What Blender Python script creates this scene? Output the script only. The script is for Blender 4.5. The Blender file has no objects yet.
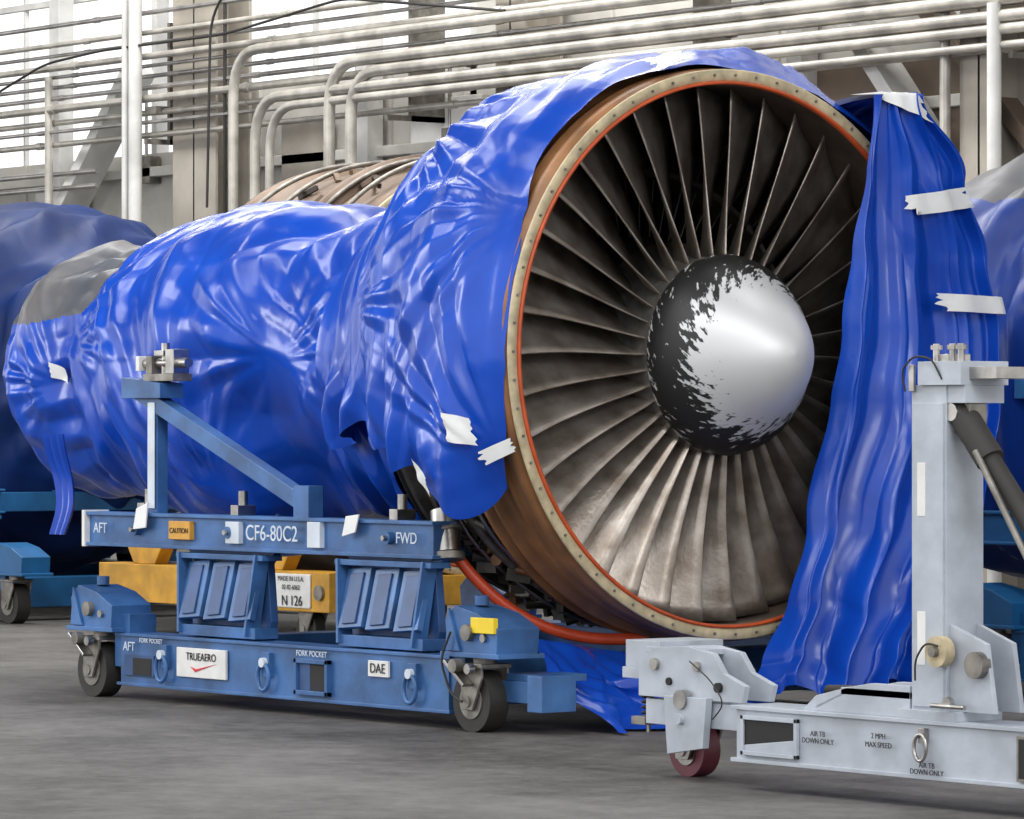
import bpy, math, random, bmesh
from mathutils import Vector, Matrix, noise
random.seed(7)
pi=math.pi
S=bpy.context.scene
try:
    S.view_settings.view_transform='Standard'
    S.view_settings.look='None'
except Exception as e: print(e)

# ---------------------------------------------------------------- materials
def mat(name,col,rough=.5,metal=0,var=.25,scale=6,bump=0,bscale=20,coat=0,col2=None,spec=.5,detail=6,thr=(.35,.7)):
    m=bpy.data.materials.new(name); m.use_nodes=True
    nt=m.node_tree; N=nt.nodes; L=nt.links; b=N['Principled BSDF']
    b.inputs['Roughness'].default_value=rough; b.inputs['Metallic'].default_value=metal
    b.inputs['Coat Weight'].default_value=coat; b.inputs['Coat Roughness'].default_value=.12
    b.inputs['Specular IOR Level'].default_value=spec
    tc=N.new('ShaderNodeTexCoord')
    nz=N.new('ShaderNodeTexNoise'); nz.inputs['Scale'].default_value=scale; nz.inputs['Detail'].default_value=detail
    L.new(tc.outputs['Object'],nz.inputs['Vector'])
    rp=N.new('ShaderNodeValToRGB'); rp.color_ramp.elements[0].position=thr[0]; rp.color_ramp.elements[1].position=thr[1]
    c2=col2 if col2 else tuple(c*(1-var) for c in col)
    rp.color_ramp.elements[0].color=(*c2,1); rp.color_ramp.elements[1].color=(*col,1)
    L.new(nz.outputs['Fac'],rp.inputs['Fac']); L.new(rp.outputs['Color'],b.inputs['Base Color'])
    if bump:
        n2=N.new('ShaderNodeTexNoise'); n2.inputs['Scale'].default_value=bscale; n2.inputs['Detail'].default_value=4
        L.new(tc.outputs['Object'],n2.inputs['Vector'])
        bp=N.new('ShaderNodeBump'); bp.inputs['Strength'].default_value=bump; bp.inputs['Distance'].default_value=.01
        L.new(n2.outputs['Fac'],bp.inputs['Height']); L.new(bp.outputs['Normal'],b.inputs['Normal'])
    return m

def tarp_mat(name,col,col2,rough=.22,st=.14,spec=.5):
    m=bpy.data.materials.new(name); m.use_nodes=True
    nt=m.node_tree; N=nt.nodes; L=nt.links; b=N['Principled BSDF']
    b.inputs['Roughness'].default_value=rough; b.inputs['Specular IOR Level'].default_value=spec
    tc=N.new('ShaderNodeTexCoord')
    nz=N.new('ShaderNodeTexNoise'); nz.inputs['Scale'].default_value=2.5; nz.inputs['Detail'].default_value=3
    L.new(tc.outputs['Object'],nz.inputs['Vector'])
    rp=N.new('ShaderNodeValToRGB'); rp.color_ramp.elements[0].position=.35; rp.color_ramp.elements[1].position=.65
    rp.color_ramp.elements[0].color=(*col2,1); rp.color_ramp.elements[1].color=(*col,1)
    L.new(nz.outputs['Fac'],rp.inputs['Fac']); L.new(rp.outputs['Color'],b.inputs['Base Color'])
    hs=[]
    for sc,am,st3,rot in ((1.0,.60,(4.5,4.5,1.0),(0,.25,0)),(1.0,.30,(8,8,2.0),(0,-.5,.3)),(9,.05,(1,1,1),(0,0,0))):
        mp=N.new('ShaderNodeMapping'); mp.inputs['Scale'].default_value=st3; mp.inputs['Rotation'].default_value=rot
        L.new(tc.outputs['Object'],mp.inputs['Vector'])
        n=N.new('ShaderNodeTexNoise'); n.inputs['Scale'].default_value=sc; n.inputs['Detail'].default_value=0
        n.inputs['Distortion'].default_value=.3
        L.new(mp.outputs[0],n.inputs['Vector'])
        a=N.new('ShaderNodeMath'); a.operation='SUBTRACT'; a.inputs[1].default_value=.5; L.new(n.outputs['Fac'],a.inputs[0])
        c=N.new('ShaderNodeMath'); c.operation='ABSOLUTE'; L.new(a.outputs[0],c.inputs[0])
        d=N.new('ShaderNodeMath'); d.operation='MULTIPLY'; d.inputs[1].default_value=-am; L.new(c.outputs[0],d.inputs[0])
        hs.append(d.outputs[0])
    cur=hs[0]
    for h in hs[1:]:
        e=N.new('ShaderNodeMath'); e.operation='ADD'; L.new(cur,e.inputs[0]); L.new(h,e.inputs[1]); cur=e.outputs[0]
    bp=N.new('ShaderNodeBump'); bp.inputs['Strength'].default_value=st; bp.inputs['Distance'].default_value=.09
    L.new(cur,bp.inputs['Height']); L.new(bp.outputs['Normal'],b.inputs['Normal'])
    return m

M={}
M['tarp']=tarp_mat('blue_plastic',(.005,.072,.50),(.004,.050,.38),.26,.16,.45)
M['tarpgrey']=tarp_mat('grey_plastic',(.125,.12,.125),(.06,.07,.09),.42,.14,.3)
M['tarpdark']=tarp_mat('dark_blue_plastic',(.005,.024,.12),(.004,.016,.08),.5,.14,.25)
M['tarpmid']=tarp_mat('mid_blue_plastic',(.005,.04,.26),(.004,.028,.18),.4,.14,.35)
M['tape']=mat('white_tape',(.82,.83,.82),.5,0,.12,8)
M['standblue']=mat('stand_blue_paint',(.055,.165,.41),.38,0,.5,5,.1,40)
M['bluedark']=mat('dark_blue_paint',(.03,.09,.25),.45,0,.4,6)
M['bluebg']=mat('bright_blue_paint',(.015,.13,.33),.4,0,.3,6)
M['yellow']=mat('yellow_paint',(.70,.36,.03),.45,0,.4,7)
M['grey']=mat('light_grey_paint',(.47,.51,.57),.36,0,.25,7,.08,40)
M['steel']=mat('steel',(.55,.53,.5),.32,1,.4,14)
M['dull']=mat('dull_steel',(.32,.30,.27),.5,.7,.5,14)
M['rubber']=mat('rubber',(.03,.028,.025),.7,0,.3,10)
M['redwheel']=mat('polyurethane_wheel',(.16,.03,.05),.5,0,.3,10)
M['dark']=mat('dark_void',(.012,.012,.013),.7)  # flat near-black: painted shade for openings and holes, also used for lettering
M['white']=mat('white_label',(.75,.75,.73),.5,0,.15,12)
M['ylabel']=mat('yellow_label',(.85,.62,.02),.5,0,.1,12)
M['olabel']=mat('amber_label',(.65,.33,.04),.5,0,.2,12)
M['black']=mat('black_text',(.015,.015,.02),.6)
M['textw']=mat('white_text',(.65,.72,.8),.6)
M['redt']=mat('red_text',(.7,.04,.05),.6)
M['brown']=mat('fan_case_brown',(.36,.165,.065),.42,.15,.5,5,.1,30)
M['browndull']=mat('old_case_brown',(.20,.13,.085),.5,.2,.5,5,.1,30)
M['cream']=mat('cream_flange',(.62,.52,.33),.45,.1,.35,18)
M['orange']=mat('orange_seal',(.62,.10,.025),.5,0,.3,10)
M['hose']=mat('red_hose',(.78,.09,.03),.4,0,.2,10)
M['duct']=mat('duct_liner',(.14,.105,.08),.45,.2,.4,8)
M['blade']=mat('titanium_blade',(.46,.415,.37),.36,.75,.5,7,.12,60,col2=(.21,.172,.14))
M['vane']=mat('guide_vane',(.16,.15,.14),.5,.5,.4,8)
M['hub']=mat('hub_metal',(.42,.40,.37),.4,.8,.4,16)
M['engdark']=mat('engine_dark',(.07,.06,.05),.5,.5,.6,15)
M['wall']=mat('cream_wall',(.60,.58,.53),.75,0,.35,1.5,.1,8)
M['tan']=mat('tan_steel',(.43,.39,.33),.65,0,.35,2)
M['offwhite']=mat('offwhite_steel',(.72,.71,.68),.55,0,.3,3)
M['brownsteel']=mat('brown_steel',(.15,.11,.08),.7,0,.3,3)
M['pipe']=mat('pipe_paint',(.55,.52,.46),.35,.25,.45,5)
M['pipe2']=mat('galvanised_pipe',(.52,.50,.48),.32,.7,.45,5)
M['ceil']=mat('ceiling_panel',(.20,.20,.20),.8)

def floor_mat():
    m=bpy.data.materials.new('concrete_floor'); m.use_nodes=True
    nt=m.node_tree; N=nt.nodes; L=nt.links; b=N['Principled BSDF']
    tc=N.new('ShaderNodeTexCoord')
    a=N.new('ShaderNodeTexNoise'); a.inputs['Scale'].default_value=.8; a.inputs['Detail'].default_value=8; a.inputs['Roughness'].default_value=.65
    c=N.new('ShaderNodeTexNoise'); c.inputs['Scale'].default_value=7; c.inputs['Detail'].default_value=12; c.inputs['Roughness'].default_value=.85
    L.new(tc.outputs['Object'],a.inputs['Vector']); L.new(tc.outputs['Object'],c.inputs['Vector'])
    mx=N.new('ShaderNodeMath'); mx.operation='ADD'; L.new(a.outputs['Fac'],mx.inputs[0]); L.new(c.outputs['Fac'],mx.inputs[1])
    h=N.new('ShaderNodeMath'); h.operation='MULTIPLY'; h.inputs[1].default_value=.5; L.new(mx.outputs[0],h.inputs[0])
    rp=N.new('ShaderNodeValToRGB'); e=rp.color_ramp.elements
    e[0].position=.42; e[0].color=(.060,.056,.052,1); e[1].position=.58; e[1].color=(.165,.157,.147,1)
    L.new(h.outputs[0],rp.inputs['Fac']); L.new(rp.outputs['Color'],b.inputs['Base Color'])
    b.inputs['Roughness'].default_value=.6; b.inputs['Specular IOR Level'].default_value=.25
    bp=N.new('ShaderNodeBump'); bp.inputs['Strength'].default_value=.8; bp.inputs['Distance'].default_value=.01
    L.new(c.outputs['Fac'],bp.inputs['Height']); L.new(bp.outputs['Normal'],b.inputs['Normal'])
    return m
M['floor']=floor_mat()

def spinner_mat():
    m=bpy.data.materials.new('spinner_paint'); m.use_nodes=True
    nt=m.node_tree; N=nt.nodes; L=nt.links; b=N['Principled BSDF']
    tc=N.new('ShaderNodeTexCoord'); sp=N.new('ShaderNodeSeparateXYZ'); L.new(tc.outputs['Object'],sp.inputs[0])
    def mth(op,a,bv=None):
        n=N.new('ShaderNodeMath'); n.operation=op
        if isinstance(a,(int,float)): n.inputs[0].default_value=a
        else: L.new(a,n.inputs[0])
        if bv is not None:
            if isinstance(bv,(int,float)): n.inputs[1].default_value=bv
            else: L.new(bv,n.inputs[1])
        return n.outputs[0]
    x,y,z=sp.outputs
    ang=mth('ARCTAN2',z,y); ang=mth('ADD',ang,mth('MULTIPLY',x,-3.0))
    cb=N.new('ShaderNodeCombineXYZ')
    L.new(mth('COSINE',ang),cb.inputs[0]); L.new(mth('SINE',ang),cb.inputs[1]); L.new(mth('MULTIPLY',x,2.6),cb.inputs[2])
    nz=N.new('ShaderNodeTexNoise'); nz.inputs['Scale'].default_value=11; nz.inputs['Detail'].default_value=3.5; nz.inputs['Roughness'].default_value=.6
    L.new(cb.outputs[0],nz.inputs['Vector'])
    n=mth('SUBTRACT',nz.outputs['Fac'],.5)
    k=mth('ADD',x,mth('MULTIPLY',n,.46))
    edge=mth('ADD',mth('SUBTRACT',.0,x),mth('MULTIPLY',n,.50))
    k=mth('MAXIMUM',k,mth('ADD',edge,.06))
    thr=.125
    rp=N.new('ShaderNodeValToRGB'); e=rp.color_ramp.elements
    e[0].position=thr-.005; e[0].color=(.014,.014,.014,1); e[1].position=thr+.022; e[1].color=(.66,.67,.68,1)
    L.new(k,rp.inputs['Fac']); L.new(rp.outputs['Color'],b.inputs['Base Color'])
    b.inputs['Roughness'].default_value=.45
    r2=N.new('ShaderNodeValToRGB'); r2.color_ramp.elements[0].position=thr; r2.color_ramp.elements[1].position=thr+.02
    r2.color_ramp.elements[1].color=(.3,.3,.3,1)
    L.new(k,r2.inputs['Fac']); L.new(r2.outputs['Color'],b.inputs['Metallic'])
    return m
M['spinner']=spinner_mat()

# ---------------------------------------------------------------- mesh builder
class MB:
    def __init__(s,*mats): s.v=[];s.f=[];s.m=[];s.s=[];s.mats=list(mats)
    def mi(s,k):
        if k not in s.mats: s.mats.append(k)
        return s.mats.index(k)
    def add(s,vs,fs,k,smooth=False):
        o=len(s.v); i=s.mi(k); s.v+= [tuple(p) for p in vs]
        for f in fs: s.f.append(tuple(q+o for q in f)); s.m.append(i); s.s.append(smooth)
    def box(s,x0,x1,y0,y1,z0,z1,k):
        vs=[(x,y,z) for x in (x0,x1) for y in (y0,y1) for z in (z0,z1)]
        s.add(vs,[(0,1,3,2),(4,6,7,5),(0,4,5,1),(2,3,7,6),(0,2,6,4),(1,5,7,3)],k)
    def beam(s,p0,p1,w,h,k,up=(0,0,1)):
        p0=Vector(p0);p1=Vector(p1);d=(p1-p0).normalized();up=Vector(up)
        if abs(d.dot(up))>.98: up=Vector((1,0,0))
        a=d.cross(up).normalized();b=a.cross(d).normalized()
        vs=[p+a*i*w/2+b*j*h/2 for p in (p0,p1) for i in (-1,1) for j in (-1,1)]
        s.add(vs,[(0,1,3,2),(4,6,7,5),(0,4,5,1),(2,3,7,6),(0,2,6,4),(1,5,7,3)],k)
    def cyl(s,p0,p1,r,k,seg=20,r2=None):
        p0=Vector(p0);p1=Vector(p1);r2=r if r2 is None else r2
        d=(p1-p0).normalized();up=Vector((0,0,1)) if abs(d.z)<.9 else Vector((1,0,0))
        a=d.cross(up).normalized();b=a.cross(d)
        vs=[];fs=[]
        for p,rr in ((p0,r),(p1,r2)):
            for i in range(seg):
                t=2*pi*i/seg; vs.append(p+a*rr*math.cos(t)+b*rr*math.sin(t))
        fs=[(i,(i+1)%seg,seg+(i+1)%seg,seg+i) for i in range(seg)]
        s.add(vs,fs,k,True)
        s.add(vs,[tuple(range(seg))[::-1],tuple(range(seg,2*seg))],k,False)
    def tube(s,pts,r,k,seg=10,rad=0):
        pts=[Vector(p) for p in pts]
        if rad: pts=rounded(pts,rad)
        up=None;vs=[];n=len(pts)
        for i,p in enumerate(pts):
            d=(pts[min(i+1,n-1)]-pts[max(i-1,0)]).normalized()
            if up is None:
                up=Vector((0,0,1)) if abs(d.z)<.9 else Vector((1,0,0))
            a=d.cross(up)
            if a.length<1e-4: a=d.orthogonal()
            a.normalize(); b=a.cross(d).normalized(); up=b
            for j in range(seg):
                t=2*pi*j/seg; vs.append(p+a*r*math.cos(t)+b*r*math.sin(t))
        fs=[(i*seg+j,i*seg+(j+1)%seg,(i+1)*seg+(j+1)%seg,(i+1)*seg+j) for i in range(n-1) for j in range(seg)]
        s.add(vs,fs,k,True)
        s.add(vs[:seg]+vs[-seg:],[tuple(range(seg)),tuple(range(seg,2*seg))],k)
    def lathe(s,prof,c,k,seg=96,smooth=True):
        vs=[]
        for x,R in prof:
            for i in range(seg):
                t=2*pi*i/seg; vs.append((c[0]+x,c[1]+R*math.sin(t),c[2]+R*math.cos(t)))
        n=len(prof)
        fs=[(i*seg+j,i*seg+(j+1)%seg,(i+1)*seg+(j+1)%seg,(i+1)*seg+j) for i in range(n-1) for j in range(seg)]
        s.add(vs,fs,k,smooth)
    def prism(s,poly,y0,y1,k):
        n=len(poly); vs=[(x,y0,z) for x,z in poly]+[(x,y1,z) for x,z in poly]
        fs=[tuple(range(n)),tuple(range(n,2*n))[::-1]]+[(i,n+i,n+(i+1)%n,(i+1)%n) for i in range(n)]
        s.add(vs,fs,k)
    def grid(s,fn,nu,nv,k,kfn=None):
        vs=[fn(i/nu,j/nv) for i in range(nu+1) for j in range(nv+1)]
        o=len(s.v); s.v+=[tuple(p) for p in vs]
        for i in range(nu):
            for j in range(nv):
                a=i*(nv+1)+j
                s.f.append((o+a,o+a+1,o+a+nv+2,o+a+nv+1))
                kk=kfn(vs[a]) if kfn else k
                s.m.append(s.mi(kk)); s.s.append(True)
    def obj(s,name,parent=None,bevel=0,solid=0,sub=0):
        me=bpy.data.meshes.new(name); me.from_pydata(s.v,[],s.f)
        for k in s.mats: me.materials.append(M[k])
        me.polygons.foreach_set('material_index',s.m); me.polygons.foreach_set('use_smooth',s.s)
        me.update()
        bm=bmesh.new(); bm.from_mesh(me); bmesh.ops.recalc_face_normals(bm,faces=bm.faces[:]); bm.to_mesh(me); bm.free()
        o=bpy.data.objects.new(name,me); S.collection.objects.link(o)
        if solid:
            q=o.modifiers.new('s','SOLIDIFY'); q.thickness=solid; q.offset=0
        if bevel:
            q=o.modifiers.new('b','BEVEL'); q.width=bevel; q.segments=2; q.limit_method='ANGLE'; q.angle_limit=math.radians(50)
        if parent: o.parent=parent
        return o
def rounded(pts,rad,n=6):
    out=[pts[0]]
    for i in range(1,len(pts)-1):
        p=pts[i];a=(pts[i-1]-p);b=(pts[i+1]-p)
        r=min(rad,a.length*.49,b.length*.49);a.normalize();b.normalize()
        for q in range(n+1):
            t=q/n; out.append((p+a*r)*(1-t)**2+p*2*t*(1-t)+(p+b*r)*t**2)
    out.append(pts[-1]); return out
def empty(name,loc=(0,0,0)):
    e=bpy.data.objects.new(name,None); S.collection.objects.link(e); return e
def text(s,x,y,z,size,k,parent,name='lettering',rotz=0,tilt=0):
    c=bpy.data.curves.new(name,'FONT'); c.body=s; c.size=size; c.extrude=.0008; c.align_x='CENTER'; c.align_y='CENTER'
    o=bpy.data.objects.new(name,c); S.collection.objects.link(o); o.location=(x,y,z)
    o.rotation_euler=(pi/2+tilt,0,rotz); c.materials.append(M[k]); o.parent=parent
    return o
def interp(tab,x):
    if x<=tab[0][0]: return tab[0][1]
    for (a,b),(c,d) in zip(tab,tab[1:]):
        if x<=c:
            t=(x-a)/(c-a); t=t*t*(3-2*t); return b+(d-b)*t
    return tab[-1][1]
def lerp(tab,x):
    if x<=tab[0][0]: return tab[0][1]
    for (a,b),(c,d) in zip(tab,tab[1:]):
        if x<=c: return b+(d-b)*(x-a)/(c-a)
    return tab[-1][1]
def nz(u,v,w=0): return noise.noise(Vector((u,v,w)))
def rid(u,v,w=0):
    n=1-min(1,abs(nz(u,v,w))*2.0); return n*n
def tri(x):
    x=x-math.floor(x); t=1-abs(2*x-1)
    return t*.8+.2*t*t*(3-2*t)
def msk(u,v,w=0): return max(0,min(1,.5+nz(u,v,w)*1.6))
def ss(a,b,x):
    t=max(0,min(1,(x-a)/(b-a))); return t*t*(3-2*t)
def folds(x,C,Sn,seed=0,k=1.0):
    """large loose folds hanging round the body, like a gathered sheet"""
    n=nz(x*.7+seed,C*.75,Sn*.75); n2=nz(x*.9,C*.9+seed,Sn*.9+4)
    p=x*1.55+.95*n+.42*C
    sh=.75*tri(p)+.25*(.5+.5*math.sin(2*pi*p))
    d=.072*sh*(.30+.70*msk(x*.7+seed,C*.8,Sn*.8))
    d+=.024*tri(p*2.2+n2*1.6)*msk(x*1.0,C*1.0+seed,Sn+3)
    d+=.060*tri(x*.8-C*.75-Sn*.4+n2*.8)*msk(x*.8,C*.9+seed,Sn*.9+7)
    d+=.034*tri(x*1.5-C*1.5+Sn*.5+n*1.5)*msk(x*.9+9,C+seed,Sn)
    d+=.016*tri(x*2.4+C*2.2-Sn*.6+n2*2)*msk(x*1.4+5,C*1.3+seed,Sn*1.3)
    d+=.024*rid(x*1.3+n*1.2,C*.5,Sn*.5+seed)
    return d*k
def pulls(x,s,anch,seed):
    d=0
    for i,(ax,as_,n,L,am,dr) in enumerate(anch):
        dx=x-ax; ds=s-as_; r=math.hypot(dx,ds)
        if r>L*3: continue
        a=math.atan2(ds,dx)
        da=(a-math.radians(dr)+pi)%(2*pi)-pi
        w=math.exp(-(da/.8)**2)
        if w<.02: continue
        f=tri(a/(2*pi)*n+.6*nz(a*2,r*.8,seed+i))
        d+=am*w*(f-.5)*math.exp(-(r/L)**2)*ss(.05,.45,r)
    return d
def P2(deg,R): return math.radians(deg)*R

ZC=1.597
# ---------------------------------------------------------------- MAIN ENGINE
def fan_section(eng,c,bk='brown'):
    k=.984
    def P(pr): return [(x,R*k) for x,R in pr]
    a=MB()
    a.lathe(P([(0,1.235),(-.02,1.262),(-.06,1.268),(-.08,1.255),(-.13,1.250),(-.135,1.262),(-.155,1.262),(-.16,1.245),(-.28,1.235),(-.285,1.27),(-.31,1.27),(-.315,1.235),(-.36,1.22),(-.37,1.27),(-.40,1.27),(-.41,1.15)]),c,bk,128)
    a.lathe(P([(-.005,1.235),(.012,1.258),(.018,1.252),(.018,1.212),(.010,1.205)]),c,'cream',128)
    a.lathe(P([(.010,1.206),(.024,1.204),(.024,1.192),(.0,1.190)]),c,'orange',128)
    a.lathe(P([(.0,1.190),(-.04,1.188),(-.10,1.195),(-.30,1.20),(-.34,1.18),(-1.1,1.12)]),c,'duct',128)
    for i in range(64):
        t=2*pi*i/64; y=c[1]+1.232*k*math.sin(t); z=c[2]+1.232*k*math.cos(t)
        a.cyl((c[0]+.015,y,z),(c[0]+.026,y,z),.006,'dull',8)
    a.obj('fan_case',eng)
    b=MB()
    NB=38
    for i in range(NB):
        p0=2*pi*(i+.3)/NB; vs=[]
        nr,nc=12,7
        for j in range(nr+1):
            f=j/nr; Rr=.39+f*.775; st=math.radians(24+37*f**.9); ch=.27+.120*f
            for q in range(nc+1):
                cc=q/nc-.5; cam=.07*ch*(1-4*cc*cc)
                ax=-.200-cc*ch*math.cos(st)-cam*math.sin(st)
                tg=(cc*ch*math.sin(st)-cam*math.cos(st))
                ax-= .03*math.sin(pi*f)*(.5-cc)
                ph=p0+tg/Rr+.02*math.sin(pi*f)
                vs.append((c[0]+ax,c[1]+Rr*math.sin(ph),c[2]+Rr*math.cos(ph)))
        fs=[(j*(nc+1)+q,j*(nc+1)+q+1,(j+1)*(nc+1)+q+1,(j+1)*(nc+1)+q) for j in range(nr) for q in range(nc)]
        b.add(vs,fs,'blade',True)
    b.obj('fan_blades',eng,solid=.007)
    h=MB()
    h.lathe([(-.05,.43),(-.07,.425),(-.34,.44),(-.40,.50)],c,'hub',96)
    h.lathe([(-.46,.0),(-.46,.50),(-.7,.55)],c,'engdark',64)
    h.lathe([(-.56,.80),(-.54,.815),(-.56,.83),(-1.1,.84)],c,'hub',96)
    h.lathe([(-.56,.80),(-1.1,.75)],c,'engdark',96)
    for i in range(72):
        t=2*pi*i/72; st=.35; vs=[]
        for Rr in (.83,1.14):
            for q in (-.5,.5):
                ph=t+q*.16*math.sin(st)/Rr
                vs.append((c[0]-.75-q*.2,c[1]+Rr*math.sin(ph),c[2]+Rr*math.cos(ph)))
        h.add(vs,[(0,1,3,2)],'vane')
    for i in range(60):
        t=2*pi*i/60; vs=[]
        for Rr in (.5,.80):
            for q in (-.5,.5):
                ph=t+q*.05/Rr
                vs.append((c[0]-.66-q*.1,c[1]+Rr*math.sin(ph),c[2]+Rr*math.cos(ph)))
        h.add(vs,[(0,1,3,2)],'vane')
    h.lathe([(-1.09,.3),(-1.09,1.13)],c,'dark',64)
    h.obj('guide_vanes',eng,solid=.006)
    s=MB()
    s.lathe([(-.055,.435),(-.04,.438),(0,.428),(.04,.41),(.08,.383),(.12,.352),(.16,.318),(.20,.286),(.25,.250),(.30,.208),(.34,.168),(.375,.125),(.40,.085),(.415,.045),(.42,.0001)],(0,0,0),'spinner',128)
    o=s.obj('spinner',eng); o.location=c

eng=empty('turbofan_engine')
fan_section(eng,(0,0,ZC))
a=MB()
a.lathe([(-.40,1.18),(-.45,1.13),(-.95,1.08),(-1.0,1.14),(-1.04,1.14),(-1.05,1.04),(-1.4,.80),(-1.6,.55),(-5.0,.45),(-5.1,.2)],(0,0,ZC),'engdark',96)
def ring_pt(x,R,deg):
    t=math.radians(deg); return (x,-R*math.sin(t),ZC-R*math.cos(t))
for x,R,d0,d1,r,k in [(-.47,1.17,-40,95,.018,'dull'),(-.53,1.18,-30,80,.012,'steel'),(-.62,1.17,-40,85,.022,'dull'),(-.72,1.17,-50,90,.014,'engdark'),(-.85,1.15,-40,90,.012,'steel'),(-.44,1.19,-30,75,.010,'brown'),(-.67,1.20,-30,75,.010,'steel')]:
    a.tube([ring_pt(x+.015*math.sin(d/9),R+.01*math.sin(d/7),d) for d in range(d0,d1,4)],r,k,8)
for i in range(90):
    d=random.uniform(-20,66); x=random.uniform(-.95,-.45); R=1.13+random.uniform(0,.05)
    p=Vector(ring_pt(x,R,d)); q=Vector(ring_pt(x+random.uniform(-.1,.1),R+.03,d+random.uniform(2,5)))
    if i%2: a.cyl(p,q,random.uniform(.010,.028),random.choice(['dull','engdark','engdark','steel','brown']),12)
    else: a.beam(p,q,random.uniform(.02,.07),random.uniform(.02,.06),random.choice(['engdark','dull','engdark','engdark']))
hp=[]
for i in range(25):
    t=i/24; hp.append(ring_pt(-.80+.48*t,1.25+.09*math.sin(t*pi),52-42*t))
a.tube(hp,.026,'hose',12)
a.cyl((-.66,-1.05,.74),(-.71,-1.03,.92),.062,'steel',20)
a.cyl((-.66,-1.05,.74),(-.655,-1.052,.71),.075,'dull',20); a.cyl((-.68,-1.04,.83),(-.685,-1.04,.845),.072,'dull',20)
a.obj('engine_casing',eng)

# ---------------------------------------------------------------- TARPS
PROF=[(-5.42,.02),(-5.38,.35),(-5.25,.55),(-5.05,.66),(-4.8,.68),(-4.55,.60),(-4.2,.69),(-3.8,.77),(-3.3,.84),(-2.95,.79),(-2.55,.68),(-2.0,.72),(-1.6,.85),(-1.3,.98)]
CA=[(-2.5,P2(-88,.75),18,.9,.045,172),(-4.5,P2(-80,.75),20,.6,.045,20),(-2.5,P2(-90,.75),18,.6,.04,20),(-4.6,P2(-100,.75),24,.5,.06,165),(-3.1,P2(-125,.8),22,.7,.05,110)]
def core_f(off=0):
    def f(u,v):
        x=-1.3-4.12*u; th=2*pi*v
        sy,cz=math.sin(th),math.cos(th)
        R=interp(PROF,x)
        env=min(1,(x+5.42)/.4)
        C,Sn=math.cos(th),math.sin(th)
        ph=th if th<pi else th-2*pi
        d=folds(x*1.15,C,Sn,1,.95)+pulls(x,ph*.75,CA,3)
        g=math.exp(-((x+4.55)/.20)**2)+.7*math.exp(-((x+5.3)/.3)**2)
        d+=g*.016*(tri(v*19+.9*nz(x*2,C,Sn))*2-1)
        R=R+(d-.075)*env+off
        y=R*sy; z=R*cz
        if z<0: z*=1.0+.16*max(0,1-abs(x+2.9)/1.9)
        if z<0: y*=1.0+.06*(-cz)
        return Vector((x,y,ZC+z))
    return f
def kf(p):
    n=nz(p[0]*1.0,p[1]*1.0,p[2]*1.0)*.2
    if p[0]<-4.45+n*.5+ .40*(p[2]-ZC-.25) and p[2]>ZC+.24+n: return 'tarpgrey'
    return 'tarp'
tp=empty('blue_tarp')
m=MB(); m.grid(core_f(),380,320,'tarp',kf); m.obj('core_wrap',tp)

XF=[(-130,-.16),(-118,-.10),(-104,-.03),(-90,.0),(-72,.0),(-62,-.04),(-50,-.11),(-28,-.12),(-12,-.04),(0,.0),(130,.0)]
RP=[(-2.0,.80),(-1.55,.98),(-1.25,1.13),(-.95,1.24),(-.6,1.32),(-.25,1.335),(-.08,1.30),(.02,1.262)]
def loph(u): return -(112+nz(u*4,1.7)*9+nz(u*9,5)*4+4*math.sin(u*9))
KA=[(-.05,P2(-110,1.3),24,.8,.05,120),(-.05,P2(-62,1.3),22,.8,.035,200),(-1.35,P2(-80,1.3),22,.8,.05,30),(-1.3,P2(-35,1.3),20,.7,.045,350),(-.75,P2(-118,1.3),22,.6,.05,95),(.0,P2(20,1.3),20,.6,.04,180)]
def colR(x,ph,u,off=0,sm=1,seed=5):
    t=math.radians(ph); C,Sn=math.cos(t),math.sin(t)
    R=interp(RP,x)
    R*=1+.15*ss(25,85,ph)
    e=.30+.70*ss(0,.12,u)
    d=folds(x*1.25,C*1.1,Sn*1.1,seed,.95)+pulls(x,t*1.3,KA,11)
    if -60<ph<60: d+=.012*(tri(ph*.06+.5*nz(x*2,ph*.05))*2-1)*math.exp(-((x+.05)/.2)**2)
    hang=ss(-84,-116,ph)
    d+=hang*(.05+.040*(tri(x*2.0+.6*nz(x*3,2))*2-1))
    R+=(d*e-.05)*sm+off
    return Vector((x,R*Sn,ZC+R*C))
def collar_f(off=0,sm=1):
    def f(u,v):
        lo=loph(u); ph=lo+(128-lo)*v
        xf=interp(XF,ph)+.012*nz(ph*.11,2.2)+.004*nz(ph*.35,4)
        x=xf+(-2.0-xf)*u
        return colR(x,ph,u,off,sm)
    return f
m=MB(); m.grid(collar_f(),230,460,'tarp'); m.obj('fan_case_wrap',tp)

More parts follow.
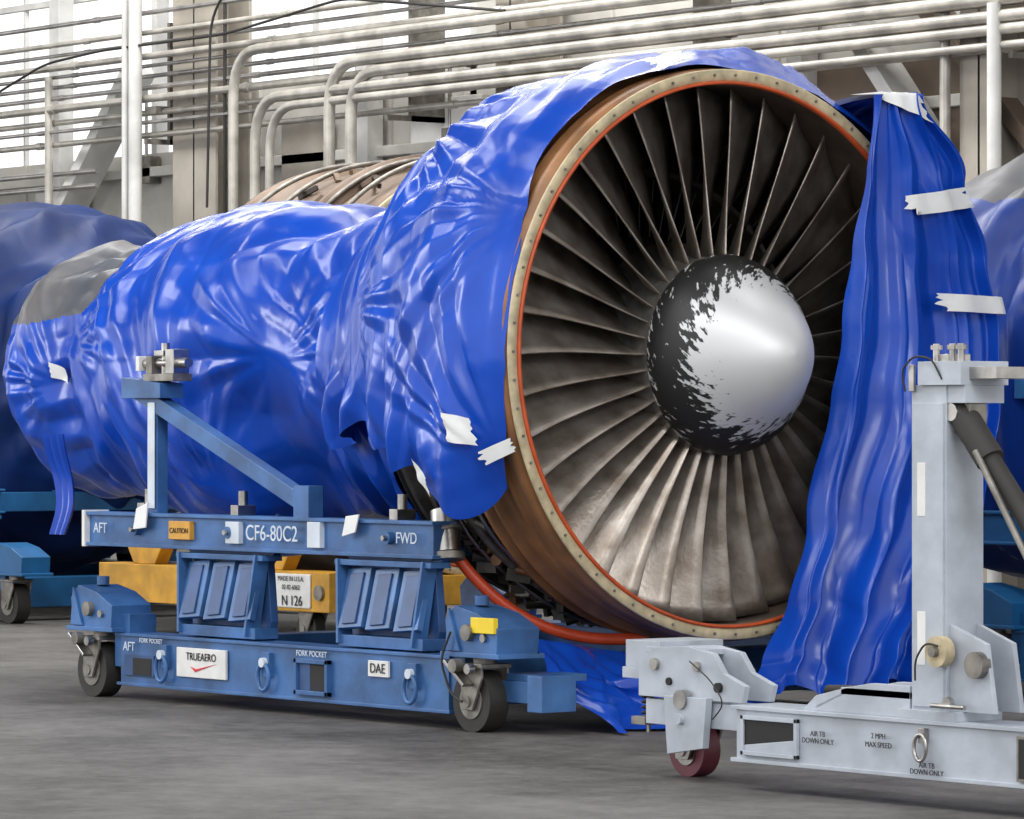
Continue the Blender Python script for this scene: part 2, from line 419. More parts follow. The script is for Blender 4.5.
YL=[(.15,.03),(.26,.08),(.52,.185),(.87,.30),(1.4,.445),(1.72,.50),(2.06,.55),(2.4,.62),(2.73,.68)]
YR=[(.15,1.00),(.29,1.06),(.52,1.22),(.95,1.47),(1.4,1.62),(1.72,1.62),(2.04,1.52),(2.4,1.30),(2.73,.98)]
def drape_f(off=0,k=1):
    def f(s,t):
        if t<.04:
            q=t/.04; z=2.76; tt=0
        else: tt=(t-.04)/.96; q=1; z=2.76-(2.76-.10)*tt
        yl=interp(YL,z);yr=interp(YR,z)
        zb=z+(.12*nz(s*5,3)+.06*math.sin(s*13))*tt**6
        y=yl+(yr-yl)*s
        amp=(.024+.075*tt)*k
        n=nz(s*1.8,z*.4,5)
        ph=s*4.3+.45*n+.25*z*(.5-s)
        pl=(tri(ph)*2-1)*.6+.4*math.sin(2*pi*ph)+.3*(tri(ph*2.3+n)*2-1)
        x=.12+.16*math.sin(pi*min(1,s*1.05))*(.3+.7*tt)+amp*pl
        x+=k*(.05*rid(s*2.4+n+z*.3,z*.35,2)+.045*tri(s*2.2+z*.7+n)*msk(s*2,z,3)+.032*tri(s*2.0-z*1.0+n*2)*msk(s*2,z*1.2,8)+.014*tri(s*3+z*2.2+n*2)*msk(s*2.5,z*1.5,1))
        y+=amp*.5*math.cos(2*pi*ph)*min(1,s*6)
        if s>.84: x-=((s-.84)/.16)**1.5*.75
        if s<.04: x-=.03*(1-s/.04)
        if q<1:
            x=-.35+(x+.35)*q; zb=z+.03*math.sin(pi*q)-.13*(1-q)
        return Vector((x+off,y,max(.012,zb)))
    return f
m=MB(); m.grid(drape_f(),230,300,'tarp'); m.obj('front_drape',tp)
def tail_f(u,v):
    y=-1.0+1.12*u
    top=lerp([(-.98,.38),(-.7,.34),(-.45,.30),(-.2,.26),(-.03,.20)],y)
    z=top*(1-v)**1.15+.012
    n=nz(u*3,v*2,3)
    x=-.32+.52*v+ (.05+.05*v)*(tri(u*2.6+.5*n+v*.4)*2-1)+.05*rid(u*4,v*2,1)
    z+=(.05*tri(u*4+n+v)+.02*tri(u*9-v*3))*v*(1-v)*3
    yy=y+.10*v+.04*math.sin(v*9+u*4)
    return Vector((x,yy,max(.01,z)))
m=MB(); m.grid(tail_f,120,80,'tarp'); m.obj('floor_tail',tp)
def quad_strip(fn,c,d1,d2,n=12,m_=8,jag=.1):
    def g(a,b):
        aa=a-.5;bb=b-.5
        if a in(0,1): aa+=jag*nz(b*7,a*3+c[0])*.6
        return fn(c[0]+aa*d1[0]+bb*d2[0],c[1]+aa*d1[1]+bb*d2[1])
    mm=MB(); mm.grid(g,n,m_,'tape'); mm.obj('tape_strip',tp)
dr=drape_f(.065,.35)
quad_strip(dr,(.34,.05),(.75,.035),(0,.035),jag=.3)
quad_strip(dr,(.52,.212),(.50,-.018),(.02,.032),jag=.3)
quad_strip(dr,(.70,.375),(.54,.004),(.0,.028),jag=.3)
def cst(off):
    return lambda x,ph: colR(x,ph,max(0,-x/1.9),off,.8)
quad_strip(cst(.045),(-.17,-103.5),(-.10,1.5),(-.02,5.0),jag=.3)
quad_strip(cst(.035),(-.045,-108.5),(-.13,-1.6),(-.02,2.6),jag=.5)
quad_strip(cst(.055),(-.42,-111),(-.08,2.5),(-.02,3.6),jag=.3)
quad_strip(cst(.03),(-.06,-14),(-.04,8),(-.08,-1),jag=.5)
quad_strip(core_f(.03),(.80,.74),(.03,.01),(.0,.02))
def tie_f(x,y,z,h,w,seed):
    def f(u,v): return Vector((x+(u-.5)*w*(1-.3*v)+.05*nz(v*2,seed)+.03*v,y-.02-.03*math.sin(v*5+seed)+.015*(tri(u*3)*2-1),z-h*v))
    m=MB(); m.grid(f,16,30,'tarp'); m.obj('hanging_tail',tp)
tie_f(-4.15,-.86,1.25,.5,.20,2)

# ---------------------------------------------------------------- STANDS
def caster(a,x,y,r=.13,wk='rubber',w=.07,fk='steel',top=.30):
    a.cyl((x,y-w/2,r),(x,y+w/2,r),r,wk,32)
    a.cyl((x,y-w/2-.006,r),(x,y+w/2+.006,r),r*.58,fk,24)
    a.cyl((x,y-w/2-.03,r),(x,y+w/2+.03,r),.025,fk,12)
    for sg in (-1,1):
        yy=y+sg*(w/2+.018)
        a.prism([(x-.035,r-.035),(x+.035,r-.035),(x+.10,r+.10),(x+.10,2*r+.02),(x-.05,2*r+.02)],yy-.006,yy+.006,fk)
    a.box(x-.06,x+.11,y-w/2-.03,y+w/2+.03,2*r+.012,2*r+.03,fk)
    a.cyl((x+.03,y,2*r+.03),(x+.03,y,top),.05,fk,20)

def blue_stand(name,ox,oy,bk='standblue',dk='bluedark',detail=True):
    e=empty(name); a=MB(bk)
    def B(x0,x1,y0,y1,z0,z1,k=bk): a.box(ox+x0,ox+x1,oy+y0,oy+y1,z0,z1,k)
    for sg in (-1,1):
        def Y(v): return sg*v
        def BB(x0,x1,y0,y1,z0,z1,k=bk):
            p,q=sorted((Y(y0),Y(y1))); B(x0,x1,p,q,z0,z1,k)
        BB(-3.44,-.64,1.05,1.14,.72,.875)
        BB(-3.46,-.62,1.03,1.16,.862,.878); BB(-3.46,-.62,1.03,1.16,.715,.731)
        if detail: BB(-3.465,-3.44,1.03,1.17,.71,.885,'white')
        BB(-3.03,-.42,1.06,1.22,.07,.31)
        BB(-3.05,-.40,1.05,1.232,.298,.312); BB(-3.05,-.40,1.05,1.232,.066,.080)
        for cx in (-2.27,-.98):
            w=.36
            p=[(ox+cx-w,.715),(ox+cx+w,.715),(ox+cx+w-.06,.66),(ox+cx+w-.03,.40),(ox+cx+w-.06,.312),(ox+cx-w+.06,.312),(ox+cx-w+.03,.40),(ox+cx-w+.05,.66)]
            y0,y1=sorted((oy+Y(1.06),oy+Y(1.10))); a.prism(p,y0,y1,dk)
            for q in range(3):
                xx=cx-w+.14+q*.21
                a.beam((ox+xx,oy+Y(1.115),.66),(ox+xx+.02,oy+Y(1.19),.40),.18,.03,bk,up=(0,1,0))
                a.beam((ox+xx,oy+Y(1.135),.64),(ox+xx+.02,oy+Y(1.20),.42),.10,.02,dk,up=(0,1,0))
            BB(cx-w,cx+w,1.06,1.17,.675,.70)
            BB(cx-w+.06,cx+w-.03,1.06,1.19,.32,.37)
            for q in (-w+.03,w-.05):
                a.beam((ox+cx+q,oy+Y(1.14),.70),(ox+cx+q*.86,oy+Y(1.17),.33),.016,.08,bk,up=(0,1,0))
        for cx,d in ((-3.22,1),(-.20,-1)):
            p=[(ox+cx-.16,.33),(ox+cx+.18,.33),(ox+cx+.19,.44),(ox+cx+.05,.50),(ox+cx-.11,.53),(ox+cx-.18,.47)]
            y0,y1=sorted((oy+Y(1.05),oy+Y(1.27))); a.prism(p,y0,y1,bk)
            a.box(ox+cx-.20,ox+cx+.21,y0-.012,y1+.012,.315,.335,bk)
            a.box(ox+(cx+.12 if d>0 else cx-.25),ox+(cx+.25 if d>0 else cx-.12),min(oy+Y(1.06),oy+Y(1.21)),max(oy+Y(1.06),oy+Y(1.21)),.15,.40,bk)
            caster(a,ox+cx-.02,oy+Y(1.20),.13,'rubber',.10,'dull',.32)
            if detail:
                a.cyl((ox+cx,oy+Y(1.27),.42),(ox+cx,oy+Y(1.30),.42),.035,'dull',16)
                a.cyl((ox+cx+.10,oy+Y(1.27),.40),(ox+cx+.10,oy+Y(1.285),.40),.018,'steel',16)
                a.cyl((ox+cx-.08,oy+Y(1.15),.53),(ox+cx-.08,oy+Y(1.15),.57),.03,bk,16)
                a.prism([(ox+cx-.16,.34),(ox+cx-.06,.34),(ox+cx-.14,.52)],min(oy+Y(1.27),oy+Y(1.285)),max(oy+Y(1.27),oy+Y(1.285)),bk)
                a.beam((ox+cx-.12,oy+Y(1.30),.30),(ox+cx+.02,oy+Y(1.30),.20),.015,.05,'steel',up=(0,1,0))
                a.cyl((ox+cx-.05,oy+Y(1.29),.28),(ox+cx-.05,oy+Y(1.33),.28),.03,'dull',12)
                a.cyl((ox+cx+.04,oy+Y(1.29),.27),(ox+cx+.04,oy+Y(1.32),.27),.022,'steel',12)
        BB(-2.95,-2.87,1.06,1.12,.87,1.50)
        a.beam((ox-3.10,oy+Y(1.09),1.47),(ox-1.64,oy+Y(1.09),.93),.07,.075,bk)
        BB(-1.72,-1.60,1.05,1.13,.875,1.02)
        a.prism([(ox-3.14,1.42),(ox-2.80,1.42),(ox-2.80,1.49),(ox-3.14,1.52)],*sorted((oy+Y(1.02),oy+Y(1.15))),bk)
        if detail:
            BB(-2.94,-2.88,1.125,1.13,.90,1.40,'textw')
            BB(-2.98,-2.72,1.02,1.13,1.50,1.535,'dull'); BB(-2.97,-2.92,1.03,1.12,1.535,1.62,'dull')
            BB(-2.80,-2.73,1.03,1.12,1.535,1.65,'steel'); a.cyl((ox-3.06,oy+Y(1.08),1.585),(ox-2.66,oy+Y(1.08),1.585),.024,'steel',16)
            a.cyl((ox-2.86,oy+Y(1.08),1.535),(ox-2.86,oy+Y(1.08),1.68),.02,'steel',12)
            BB(-2.90,-2.82,1.04,1.12,1.62,1.645,'steel')
            BB(-3.06,-3.03,1.04,1.12,1.55,1.62,'white')
            for xx in (-3.0,-2.2,-.95):
                BB(xx-.03,xx+.03,1.03,1.13,.878,.925,'steel')
                a.cyl((ox+xx,oy+Y(1.08),.92),(ox+xx,oy+Y(1.08),.99),.022,'steel',12)
                a.cyl((ox+xx,oy+Y(1.14),.80),(ox+xx,oy+Y(1.17),.80),.028,bk,12)
                a.cyl((ox+xx,oy+Y(1.14),.80),(ox+xx,oy+Y(1.19),.80),.012,'steel',8)
    for x0 in (-3.0,-2.2,-.95): B(x0-.07,x0+.07,-1.06,1.06,.72,.85)
    for x0 in (-2.9,-.55): B(x0-.09,x0+.09,-1.1,1.1,.09,.29)
    for x0,zt in ((-2.9,.90),(-.98,.86)):
        B(x0-.05,x0+.05,-.45,.45,.85,zt)
    if detail:
        yf=oy-1.234
        for cx in (-1.42,):
            a.box(ox+cx-.13,ox+cx+.13,yf-.012,yf+.02,.095,.115,bk);a.box(ox+cx-.13,ox+cx+.13,yf-.012,yf+.02,.235,.255,bk)
            a.box(ox+cx-.13,ox+cx-.11,yf-.012,yf+.02,.095,.255,bk);a.box(ox+cx+.11,ox+cx+.13,yf-.012,yf+.02,.095,.255,bk)
            a.box(ox+cx-.11,ox+cx+.11,yf+.004,yf+.012,.115,.235,'dark')
            a.box(ox+cx-.11,ox+cx-.02,yf+.002,yf+.010,.115,.235,'bluedark')
        a.box(ox-2.98,ox-2.72,yf+.0,yf+.012,.115,.215,'bluedark'); a.box(ox-2.90,ox-2.74,yf-.003,yf+.010,.12,.20,'dark')
        for cx in (-2.63,-1.78,-.66):
            a.box(ox+cx-.03,ox+cx+.03,yf-.008,yf+.02,.16,.27,bk)
            pts=[(ox+cx+.045*math.sin(t),yf-.018,.16+.06*math.cos(t)) for t in [2*pi*i/20 for i in range(21)]]
            a.tube(pts,.010,bk,8)
            a.cyl((ox+cx,yf-.03,.225),(ox+cx,yf,.225),.022,'textw',14)
        a.box(ox-2.52,ox-2.11,yf-.003,yf+.01,.13,.265,'white')
        a.box(ox-.99,ox-.84,yf-.003,yf+.01,.20,.27,'white')
        yr=oy-1.164
        a.box(ox-2.70,ox-2.52,yr-.002,yr+.03,.76,.845,'olabel')
        a.box(ox-2.22,ox-2.11,yr-.002,yr+.03,.75,.85,'textw')
        a.box(ox-1.56,ox-1.46,yr-.002,yr+.03,.745,.86,'textw')
        a.prism([(ox-2.99,.80),(ox-2.88,.81),(ox-2.86,.93),(ox-2.96,.90)],oy-1.18,oy-1.172,'tape')
        a.prism([(ox-1.27,.80),(ox-1.17,.82),(ox-1.14,.90),(ox-1.24,.89)],oy-1.18,oy-1.172,'tape')
        a.box(ox-.18,ox-.02,oy-1.285,oy-1.26,.42,.485,'ylabel')
        text('CF6-80C2',ox-1.84,yr-.004,.80,.10,'textw',e)
        text('FWD',ox-.80,yr-.004,.80,.07,'textw',e); text('AFT',ox-3.3,yr-.004,.80,.07,'textw',e)
        text('AFT',ox-2.93,yf-.004,.25,.06,'textw',e)
        text('FORK POCKET',ox-2.74,yf-.004,.283,.03,'textw',e); text('FORK POCKET',ox-1.42,yf-.004,.278,.036,'textw',e)
        text('TRUEAERO',ox-2.31,yf-.006,.225,.05,'dark',e)
        a.prism([(ox-2.40,.18),(ox-2.36,.155),(ox-2.18,.20),(ox-2.35,.17)],yf-.006,yf-.002,'redt')
        text('DAE',ox-.915,yf-.006,.235,.06,'black',e)
        text('CAUTION',ox-2.61,yr-.004,.80,.035,'black',e)
        B(-.35,.18,-1.16,-1.06,.13,.22); B(.10,.20,-1.20,-1.02,.10,.25)
        B(-.12,.12,-1.14,-.9,.22,.25)
        a.tube([(ox-.30,oy-1.3,.42),(ox-.36,oy-1.31,.30),(ox-.30,oy-1.30,.16),(ox-.22,oy-1.30,.13)],.006,'rubber',6,.05)
    a.obj('frame',e,bevel=.006)
    return e
blue_stand('engine_stand',0,0)

ye=empty('yellow_engine_stand'); a=MB('yellow')
for y in (2.3,4.7):
    a.box(-8.75,-6.22,y-.1,y+.1,.205,.44,'yellow')
    for x in (-8.3,-6.9): a.prism([(x-.25,.62),(x+.25,.62),(x+.12,.44),(x-.12,.44)],y-.05,y+.05,'yellow')
    for x in (-8.6,-6.55): caster(a,x,y,.10,'rubber',.07,'dull',.21)
    a.cyl((-6.31,y-.12,.32),(-6.31,y-.10,.32),.045,'dull',14)
for x in (-8.6,-6.5): a.box(x-.08,x+.08,2.3,4.7,.22,.40,'yellow')
for x in (-8.3,-6.9): a.box(x-.08,x+.08,2.3,4.7,.56,.62,'yellow')
a.box(-6.78,-6.40,2.188,2.2,.225,.425,'white')
a.obj('frame',ye,bevel=.008)
text('N 126',-6.58,2.182,.265,.085,'black',ye); text('MADE IN U.S.A.',-6.59,2.182,.395,.04,'black',ye); text('02-82-6062',-6.59,2.182,.345,.04,'black',ye)

blue_stand('engine_stand',-9.9,3.6,'bluebg','bluedark',False)
blue_stand('engine_stand',2.4,3.55,'bluebg','bluedark',False)

# ---------------------------------------------------------------- background engines
e2=empty('turbofan_engine')
fan_section(e2,(-6.5,3.5,1.62),'browndull')
a=MB()
a.lathe([(-.4,1.20),(-.42,1.34),(-.46,1.34),(-.5,1.28),(-1.3,1.24),(-1.35,1.30),(-1.4,1.30),(-1.42,1.2),(-1.9,.9),(-2.4,.7),(-3.0,.6),(-3.5,.45),(-3.6,.0)],(-6.5,3.5,1.62),'browndull',96)
for i in range(40):
    t=random.uniform(-1.6,.9); x=-6.5-random.uniform(.05,1.4); R=1.265
    p=Vector((x,3.5+R*math.sin(t),1.62+R*math.cos(t))); q=Vector((x+random.uniform(-.15,.15),3.5+(R+.03)*math.sin(t+.05),1.62+(R+.03)*math.cos(t+.05)))
    a.beam(p,q,random.uniform(.02,.05),.03,random.choice(['browndull','browndull','engdark','engdark']))
for x in (-.15,-.4,-.9,-1.2):
    a.tube([(-6.5+x,3.5+1.31*math.sin(t/20),1.62+1.31*math.cos(t/20)) for t in range(-36,30)],.015,'dull',8)
a.obj('engine_casing',e2)

def wrapped(name,x0,x1,y0,prof,k,seed,zc=1.6,lower=1.05):
    e=empty(name); m=MB()
    def f(u,v):
        x=x0+(x1-x0)*u; th=2*pi*v; C,Sn=math.cos(th),math.sin(th)
        R=interp(prof,u)
        d=folds(x*1.3,C*1.3,Sn*1.3,seed,1.5)
        R=max(.001,R+(d-.08)*min(1,u*20,(1-u)*20))
        z=R*C*(lower if C<0 else 1)
        return Vector((x,y0+R*Sn,zc+z))
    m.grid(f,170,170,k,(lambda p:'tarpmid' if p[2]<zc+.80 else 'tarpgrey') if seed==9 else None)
    m.obj('wrap',e); return e
wrapped('wrapped_engine',-15,-10.45,3.6,[(0,.001),(.03,.9),(.1,1.2),(.72,1.24),(.82,1.15),(.9,.85),(.97,.6),(1,.001)],'tarpdark',3)
wrapped('wrapped_engine',-3.2,2.6,3.55,[(0,.001),(.03,.6),(.15,.8),(.28,1.08),(.5,1.12),(.9,1.3),(.97,1.2),(1,.001)],'tarpmid',9)

# ---------------------------------------------------------------- GREY DOLLY (foreground right)
ge=empty('engine_lift_dolly'); a=MB('grey'); G='grey'
Y0,Y1=-2.2,-2.0
a.box(2.62,5.4,Y0,Y1,.10,.295,G)
a.box(2.60,5.42,Y0-.012,Y1+.012,.283,.297,G); a.box(2.60,5.42,Y0-.012,Y1+.012,.098,.112,G)
yf=Y0-.012
a.box(2.66,2.96,yf-.006,yf+.01,.125,.14,G);a.box(2.66,2.96,yf-.006,yf+.01,.25,.265,G)
a.box(2.66,2.675,yf-.006,yf+.01,.125,.265,G);a.box(2.945,2.96,yf-.006,yf+.01,.125,.265,G)
a.box(2.675,2.945,yf+.001,yf+.006,.14,.25,'dark'); a.prism([(2.675,.14),(2.945,.14),(2.945,.19),(2.675,.16)],yf-.0,yf+.004,G)  # no real hollow: dark panel paints the shade of the pocket opening
a.box(2.62,5.4,-.35,-.15,.10,.295,G)
a.box(4.6,4.8,-2.0,-.35,.12,.28,G); a.box(4.0,4.2,-2.0,-.35,.12,.28,G)
a.cyl((2.6,-1.75,.33),(3.5,-1.75,.36),.022,'rubber',12)
a.prism([(2.95,.297),(3.50,.297),(3.50,.405),(3.30,.405),(3.18,.385),(3.02,.35)],Y0+.02,Y0+.05,G)
a.prism([(2.95,.297),(3.50,.297),(3.50,.405),(3.30,.405),(3.18,.385),(3.02,.35)],Y1-.05,Y1-.02,G)
a.box(3.15,3.5,Y0+.02,Y1-.02,.36,.385,G)
a.beam((3.02,-2.1,.31),(3.18,-2.1,.37),.16,.01,G)
px,py_=3.60,-2.10
a.box(px-.085,px+.085,py_-.085,py_+.085,.297,1.42,G)
a.box(px-.075,px+.075,py_-.092,py_-.083,.34,1.36,G)
for z0,z1 in ((.48,.66),(.98,1.16)): a.box(px-.05,px-.01,py_-.0935,py_-.09,z0,z1,'white')
a.box(px-.13,px+.15,py_-.11,py_+.11,.297,.33,G)
a.prism([(px+.085,.33),(px+.30,.33),(px+.26,.56),(px+.085,.62)],py_-.07,py_-.05,G)
a.prism([(px+.085,.33),(px+.30,.33),(px+.26,.56),(px+.085,.62)],py_+.05,py_+.07,G)
a.box(px-.04,px+.17,py_-.10,py_+.12,1.42,1.50,G); a.box(px+.02,px+.17,py_-.08,py_+.1,1.36,1.42,G)
a.box(px-.01,px+.06,py_-.05,py_+.05,1.50,1.525,'steel')
for dx in (.0,.08,.12): a.cyl((px+dx,py_-.05,1.50),(px+dx,py_-.05,1.56),.012,'steel',12); a.cyl((px+dx,py_-.05,1.54),(px+dx,py_-.05,1.555),.022,'steel',6)
a.box(px+.17,px+.30,py_-.06,py_+.08,1.44,1.48,'steel')
a.box(px-.085,px-.06,py_-.10,py_-.09,1.40,1.49,'steel')
a.tube([(px-.10,py_-.10,1.40),(px-.11,py_-.11,1.47),(px-.05,py_-.11,1.52),(px+.04,py_-.11,1.51),(px+.08,py_-.1,1.44)],.004,'rubber',6,.03)
a.box(px+.085,px+.16,py_-.05,py_+.03,1.26,1.36,'dull')
a.cyl((px+.10,py_-.03,1.33),(px+.24,py_-.03,1.17),.05,'rubber',20)
a.cyl((px+.20,py_-.03,1.215),(px+.75,py_-.03,.60),.035,'rubber',20)
a.cyl((px+.22,py_-.08,1.20),(px+.50,py_-.08,.80),.012,'dull',12)
a.cyl((px+.10,py_-.08,1.33),(px+.10,py_+.03,1.33),.03,'steel',16)
a.prism([(px+.6,.3),(px+.95,.3),(px+.8,.72),(px+.68,.72)],py_-.07,py_+.02,G)
a.cyl((px+.08,py_-.13,.53),(px+.08,py_-.09,.53),.052,'cream',24); a.cyl((px+.08,py_-.15,.53),(px+.08,py_-.12,.53),.018,'dull',16)
a.cyl((px+.23,py_-.10,.49),(px+.23,py_-.06,.49),.045,'dull',20)
a.tube([(px-.02,py_-.13,.43),(px-.01,py_-.14,.50),(px+.04,py_-.14,.56),(px+.10,py_-.14,.55)],.004,'rubber',6,.03)
a.cyl((px+.12,py_-.12,.36),(px+.12,py_-.10,.36),.02,'steel',12)
a.cyl((px+.06,py_-.13,.35),(px+.22,py_-.13,.35),.008,'steel',8)
# outrigger end
a.box(2.05,2.64,-2.15,-2.02,.20,.29,G)
a.prism([(2.02,.30),(2.60,.30),(2.62,.36),(2.50,.40),(2.44,.47),(2.30,.49),(2.10,.48),(2.02,.42)],-2.16,-2.135,G)
a.prism([(2.02,.30),(2.60,.30),(2.62,.36),(2.50,.40),(2.44,.47),(2.30,.49),(2.10,.48),(2.02,.42)],-2.03,-2.005,G)
a.box(2.05,2.35,-2.15,-2.01,.46,.48,G); a.box(1.90,2.16,-2.14,-1.82,.36,.40,G); a.box(1.92,2.12,-2.14,-1.84,.40,.50,G)
a.prism([(2.22,.10),(2.42,.13),(2.44,.31),(2.20,.31)],-2.19,-2.16,G)
a.cyl((2.30,-2.20,.30),(2.30,-2.17,.30),.035,'steel',16); a.cyl((2.30,-2.21,.23),(2.30,-2.17,.23),.02,G,12)
a.cyl((2.12,-2.175,.42),(2.12,-2.15,.42),.022,'steel',14); a.cyl((2.36,-2.175,.42),(2.36,-2.15,.42),.018,'steel',14)
a.cyl((2.48,-2.175,.35),(2.48,-2.15,.35),.018,'dark',14)
a.cyl((2.20,-2.17,.36),(2.20,-2.155,.36),.014,'dark',12)
caster(a,2.10,-1.96,.10,'redwheel',.08,'steel',.36)
sp=[(1.98+.025*math.cos(t*.9),-2.08+.025*math.sin(t*.9),.22+t*.0028) for t in range(0,50)]
a.tube(sp,.006,'rubber',6)
a.box(1.94,2.02,-2.13,-2.03,.19,.22,'dull'); a.cyl((1.98,-2.08,.16),(1.98,-2.08,.38),.008,'steel',8)
a.tube([(2.36,-2.2,.44),(2.5,-2.22,.38),(2.58,-2.22,.30),(2.5,-2.21,.24)],.003,'rubber',6,.05)
caster(a,5.2,-2.1,.09,'redwheel',.06,'steel',.1); caster(a,5.2,-.25,.09,'redwheel',.06,'steel',.1); caster(a,2.8,-.25,.09,'redwheel',.06,'steel',.1)
pts=[(3.60+.03*math.sin(t),yf-.015,.205+.045*math.cos(t)) for t in [2*pi*i/20 for i in range(21)]]
a.tube(pts,.007,'steel',8); a.box(3.585,3.615,yf-.01,yf+.01,.22,.27,'steel')
a.box(4.05,4.2,yf-.004,yf+.01,.12,.27,'dull'); a.box(4.06,4.19,yf-.005,yf,.13,.26,'dark')
a.obj('frame',ge,bevel=.005)
for s_,xx,zz in (('2 MPH',3.38,.23),('MAX SPEED',3.38,.20),('AIR TB',3.07,.22),('DOWN ONLY',3.07,.195),('AIR TB',3.62,.145),('DOWN ONLY',3.62,.122)):
    text(s_,xx,yf-.003,zz,.026,'black',ge)

# ---------------------------------------------------------------- ROOM
a=MB(); a.add([(-40,-30,0),(30,-30,0),(30,14,0),(-40,14,0)],[(0,1,2,3)],'floor'); a.obj('floor')
a=MB(); a.box(-34,12,-10,7.6,9.0,9.2,'ceil'); a.obj('ceiling')
WY=7.0
a=MB('wall')
segs=((-34,-15.2,3.55),(-15.2,-11.2,4.0),(-11.2,12,9.0))
for x0,x1,z in segs: a.box(x0,x1,WY,WY+.15,0,z,'wall')
a.box(-34,-11.2,WY,WY+.15,7.2,9.0,'wall')
x=-33.9
while x<11.9:
    z=[q[2] for q in segs if q[0]<=x<q[1]][0]
    a.box(x,x+.04,WY-.02,WY,0,min(z,7.2),'wall'); x+=.9
a.obj('wall_back')
w=MB('offwhite')
for i in range(6):
    x=-11.2-i*4.4; w.box(x-.08,x,WY,WY+.12,3.55,7.2,'offwhite')
    w.box(x-2.2,x-2.17,WY+.04,WY+.08,3.55,7.2,'offwhite')
for z in (4.9,6.3,7.1): w.box(-34,-11.2,WY+.03,WY+.09,z,z+.05,'offwhite')
w.obj('window_1')
c=MB('tan')
def hcol(x,w=.35,k='tan',y=WY-.45):
    c.box(x-w/2,x+w/2,y,y+.03,0,9,k); c.box(x-w/2,x+w/2,y+.32,y+.35,0,9,k); c.box(x-.015,x+.015,y,y+.35,0,9,k)
for x in (-10.2,-5.35,-20.0): hcol(x)
hcol(-14.35,.62)
for x in (-7.4,-12.4,-16.9): c.box(x-.08,x+.08,WY-.2,WY-.05,0,9,'offwhite')
for z in (1.2,2.5,3.35): c.box(-34,12,WY-.12,WY-.03,z,z+.08,'wall')
c.beam((-6.95,WY-.30,4.25),(-5.15,WY-.30,2.2),.10,.26,'offwhite',up=(0,1,0))
c.beam((-6.5,WY-.18,4.4),(-4.6,WY-.18,2.6),.10,.22,'brownsteel',up=(0,1,0))
c.beam((-15.4,WY-.3,4.2),(-16.9,WY-.3,2.7),.10,.28,'offwhite',up=(0,1,0))
c.box(-8.6,-5.0,WY-.06,WY-.03,2.2,3.7,'brownsteel')
c.box(-9.6,-8.7,WY-.10,WY-.03,2.5,3.9,'tan'); c.box(-11.9,-11.0,WY-.10,WY-.03,2.9,3.75,'offwhite')
c.box(-8.0,-5.0,WY-.10,WY-.03,4.5,5.2,'tan')
c.box(-17.4,-16.6,WY-.08,WY-.03,2.8,3.5,'offwhite')
c.box(-13.6,-13.0,WY-.12,WY-.03,3.0,3.7,'tan')
c.obj('steel_wall_framing',bevel=.006)
p=MB('pipe')
py=WY-.55
for z,r,k,dy in ((4.62,.02,'pipe2',0),(4.46,.022,'pipe',0),(4.38,.016,'pipe2',.06),(4.27,.028,'pipe',0),(4.20,.016,'pipe2',.05),(4.12,.018,'pipe2',.08),(4.02,.020,'pipe2',.02),(3.93,.032,'pipe',0),(3.82,.024,'pipe',.05),(3.74,.016,'pipe2',0),(3.64,.024,'pipe',.05)):
    p.cyl((-30,py+dy,z),(8,py+dy,z),r,k,14)
    x=-29+z
    while x<8:
        p.cyl((x,py+dy,z),(x+.08,py+dy,z),r*1.3,k,14); x+=2.9
for z in (3.40,3.28): p.cyl((-30,py+.1,z),(-15.8,py+.1,z),.022,'pipe2',12)
x=-28
while x<8:
    p.box(x,x+.04,py+.14,WY-.1,3.56,4.54,'dull'); p.box(x,x+.04,py-.08,WY-.1,3.56,3.60,'dull')
    p.box(x-.06,x+.10,py-.03,py+.1,3.80,3.86,'dull'); x+=3.3
for x,z,r in ((-12.15,4.02,.045),(-11.87,3.93,.045),(-13.15,3.82,.04),(-12.95,3.74,.035),(-13.45,4.20,.04),(-9.9,3.64,.025)):
    p.tube([(8,py-.12,z),(x,py-.12,z),(x,py-.12,0)],r,'pipe',14,.35)
p.cyl((-14.9,py-.1,0),(-14.9,py-.1,9),.055,'offwhite',20); p.cyl((-15.05,py-.1,0),(-15.05,py-.1,9),.03,'offwhite',16)
p.cyl((-16.4,py,0),(-16.4,py,4.2),.035,'pipe',12); p.cyl((-13.75,py,0),(-13.75,py,9),.015,'rubber',8)
p.cyl((-5.55,py,0),(-5.55,py,4.4),.035,'pipe',14); p.cyl((-4.95,py-.15,0),(-4.95,py-.15,3.9),.045,'offwhite',14)
for x in (-15.6,-14.2,-12.6,-11.4,-10.7,-8.3): p.box(x-.08,x+.08,WY-.12,WY-.02,3.3,3.52,'dull'); p.cyl((x,WY-.1,3.5),(x,WY-.1,4.1),.015,'pipe2',8)
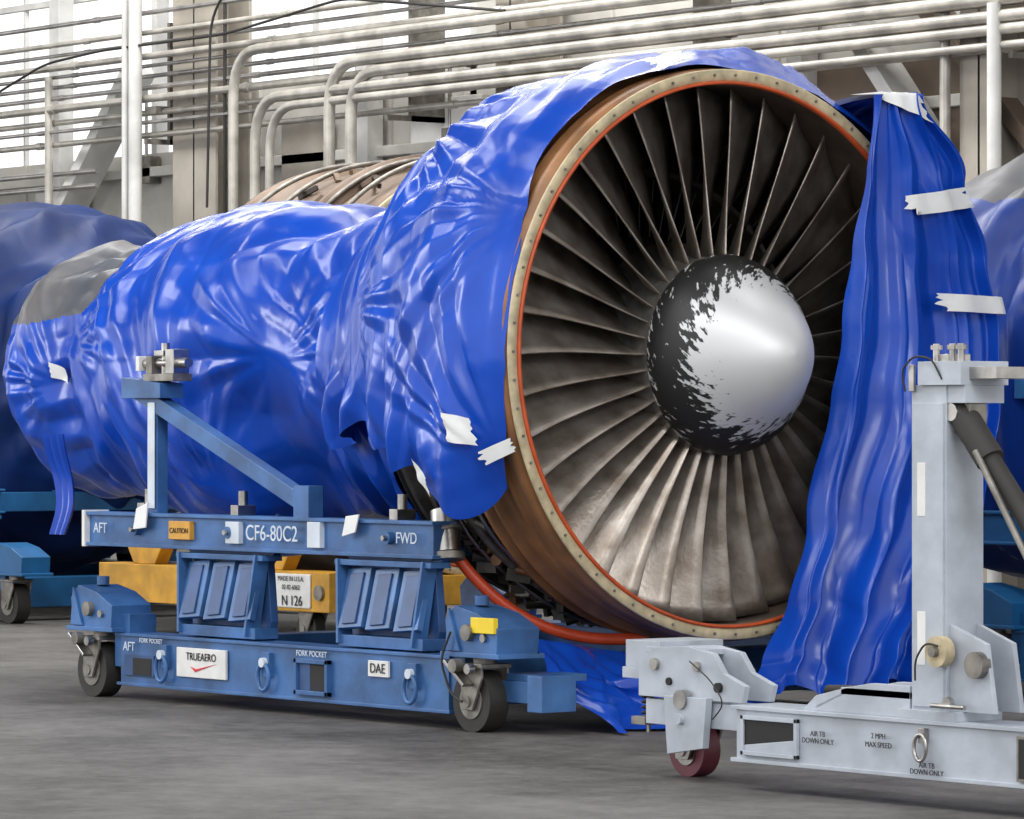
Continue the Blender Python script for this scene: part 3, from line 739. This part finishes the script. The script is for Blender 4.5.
p.tube([(-19,py-.1,4.05),(-17.3,py-.1,4.05),(-16.3,py-.1,4.3),(-15.4,py-.1,4.35),(-13.6,py-.1,4.35),(-12,py-.1,4.5),(-10,py-.1,4.25)],.011,'rubber',8,.2)
p.tube([(-13.7,py-.2,3.0),(-13.65,py-.2,4.5),(-13.3,py-.2,4.75),(-11.9,py-.2,4.55),(-11.0,py-.2,4.6)],.011,'rubber',8,.3)
p.obj('wall_pipes')

# ---------------------------------------------------------------- LIGHT
W=bpy.data.worlds.new('w'); S.world=W; W.use_nodes=True
bg=W.node_tree.nodes['Background']; bg.inputs[0].default_value=(.98,.985,1,1); bg.inputs[1].default_value=1.45
def area(name,loc,tgt,sx,sy,e,col=(1,1,1)):
    l=bpy.data.lights.new(name,'AREA'); l.shape='RECTANGLE'; l.size=sx; l.size_y=sy; l.energy=e; l.color=col
    o=bpy.data.objects.new(name,l); S.collection.objects.link(o); o.location=loc
    o.rotation_euler=(Vector(tgt)-Vector(loc)).to_track_quat('-Z','Y').to_euler(); return o
area('overhead_fill',(-1,-5,8.6),(-1,-3,0),7,1.4,230)  # added overhead strips, out of view, for streaky highlights on the plastic
area('overhead_fill',(-7,-3,8.6),(-6,-2,0),6,1.4,230)
area('overhead_fill',(5,-6,8.6),(3,-3,0),6,1.4,320)
area('overhead_fill',(-4,1.5,8.7),(-4,1.5,0),10,1.2,260)
area('overhead_fill',(-11,4.0,8.7),(-11,6.5,3),12,1.2,1050,(1,.99,.97))  # added lamp that brightens the back wall
area('overhead_fill',(-3,4.5,8.7),(-4,6.8,3),8,1.2,280,(1,.98,.95))  # second added wash over the back wall
area('daylight_fill',(-9,-9,4.5),(-3,0,1.5),4,3,420)
area('daylight_fill',(12,-5,6.5),(0,0,1.2),5,3,380)  # lamp added in front to lift the lower fan blades

cam=bpy.data.cameras.new('camera'); co_=bpy.data.objects.new('camera',cam); S.collection.objects.link(co_)
co_.location=(14.16,-11.99,1.27); th=math.radians(37.3)
co_.rotation_euler=(pi/2+math.atan(20.5/4270),0,pi/2-th)
cam.sensor_width=36; cam.sensor_fit='HORIZONTAL'; cam.lens=4270/1024*36; cam.clip_end=200
S.camera=co_
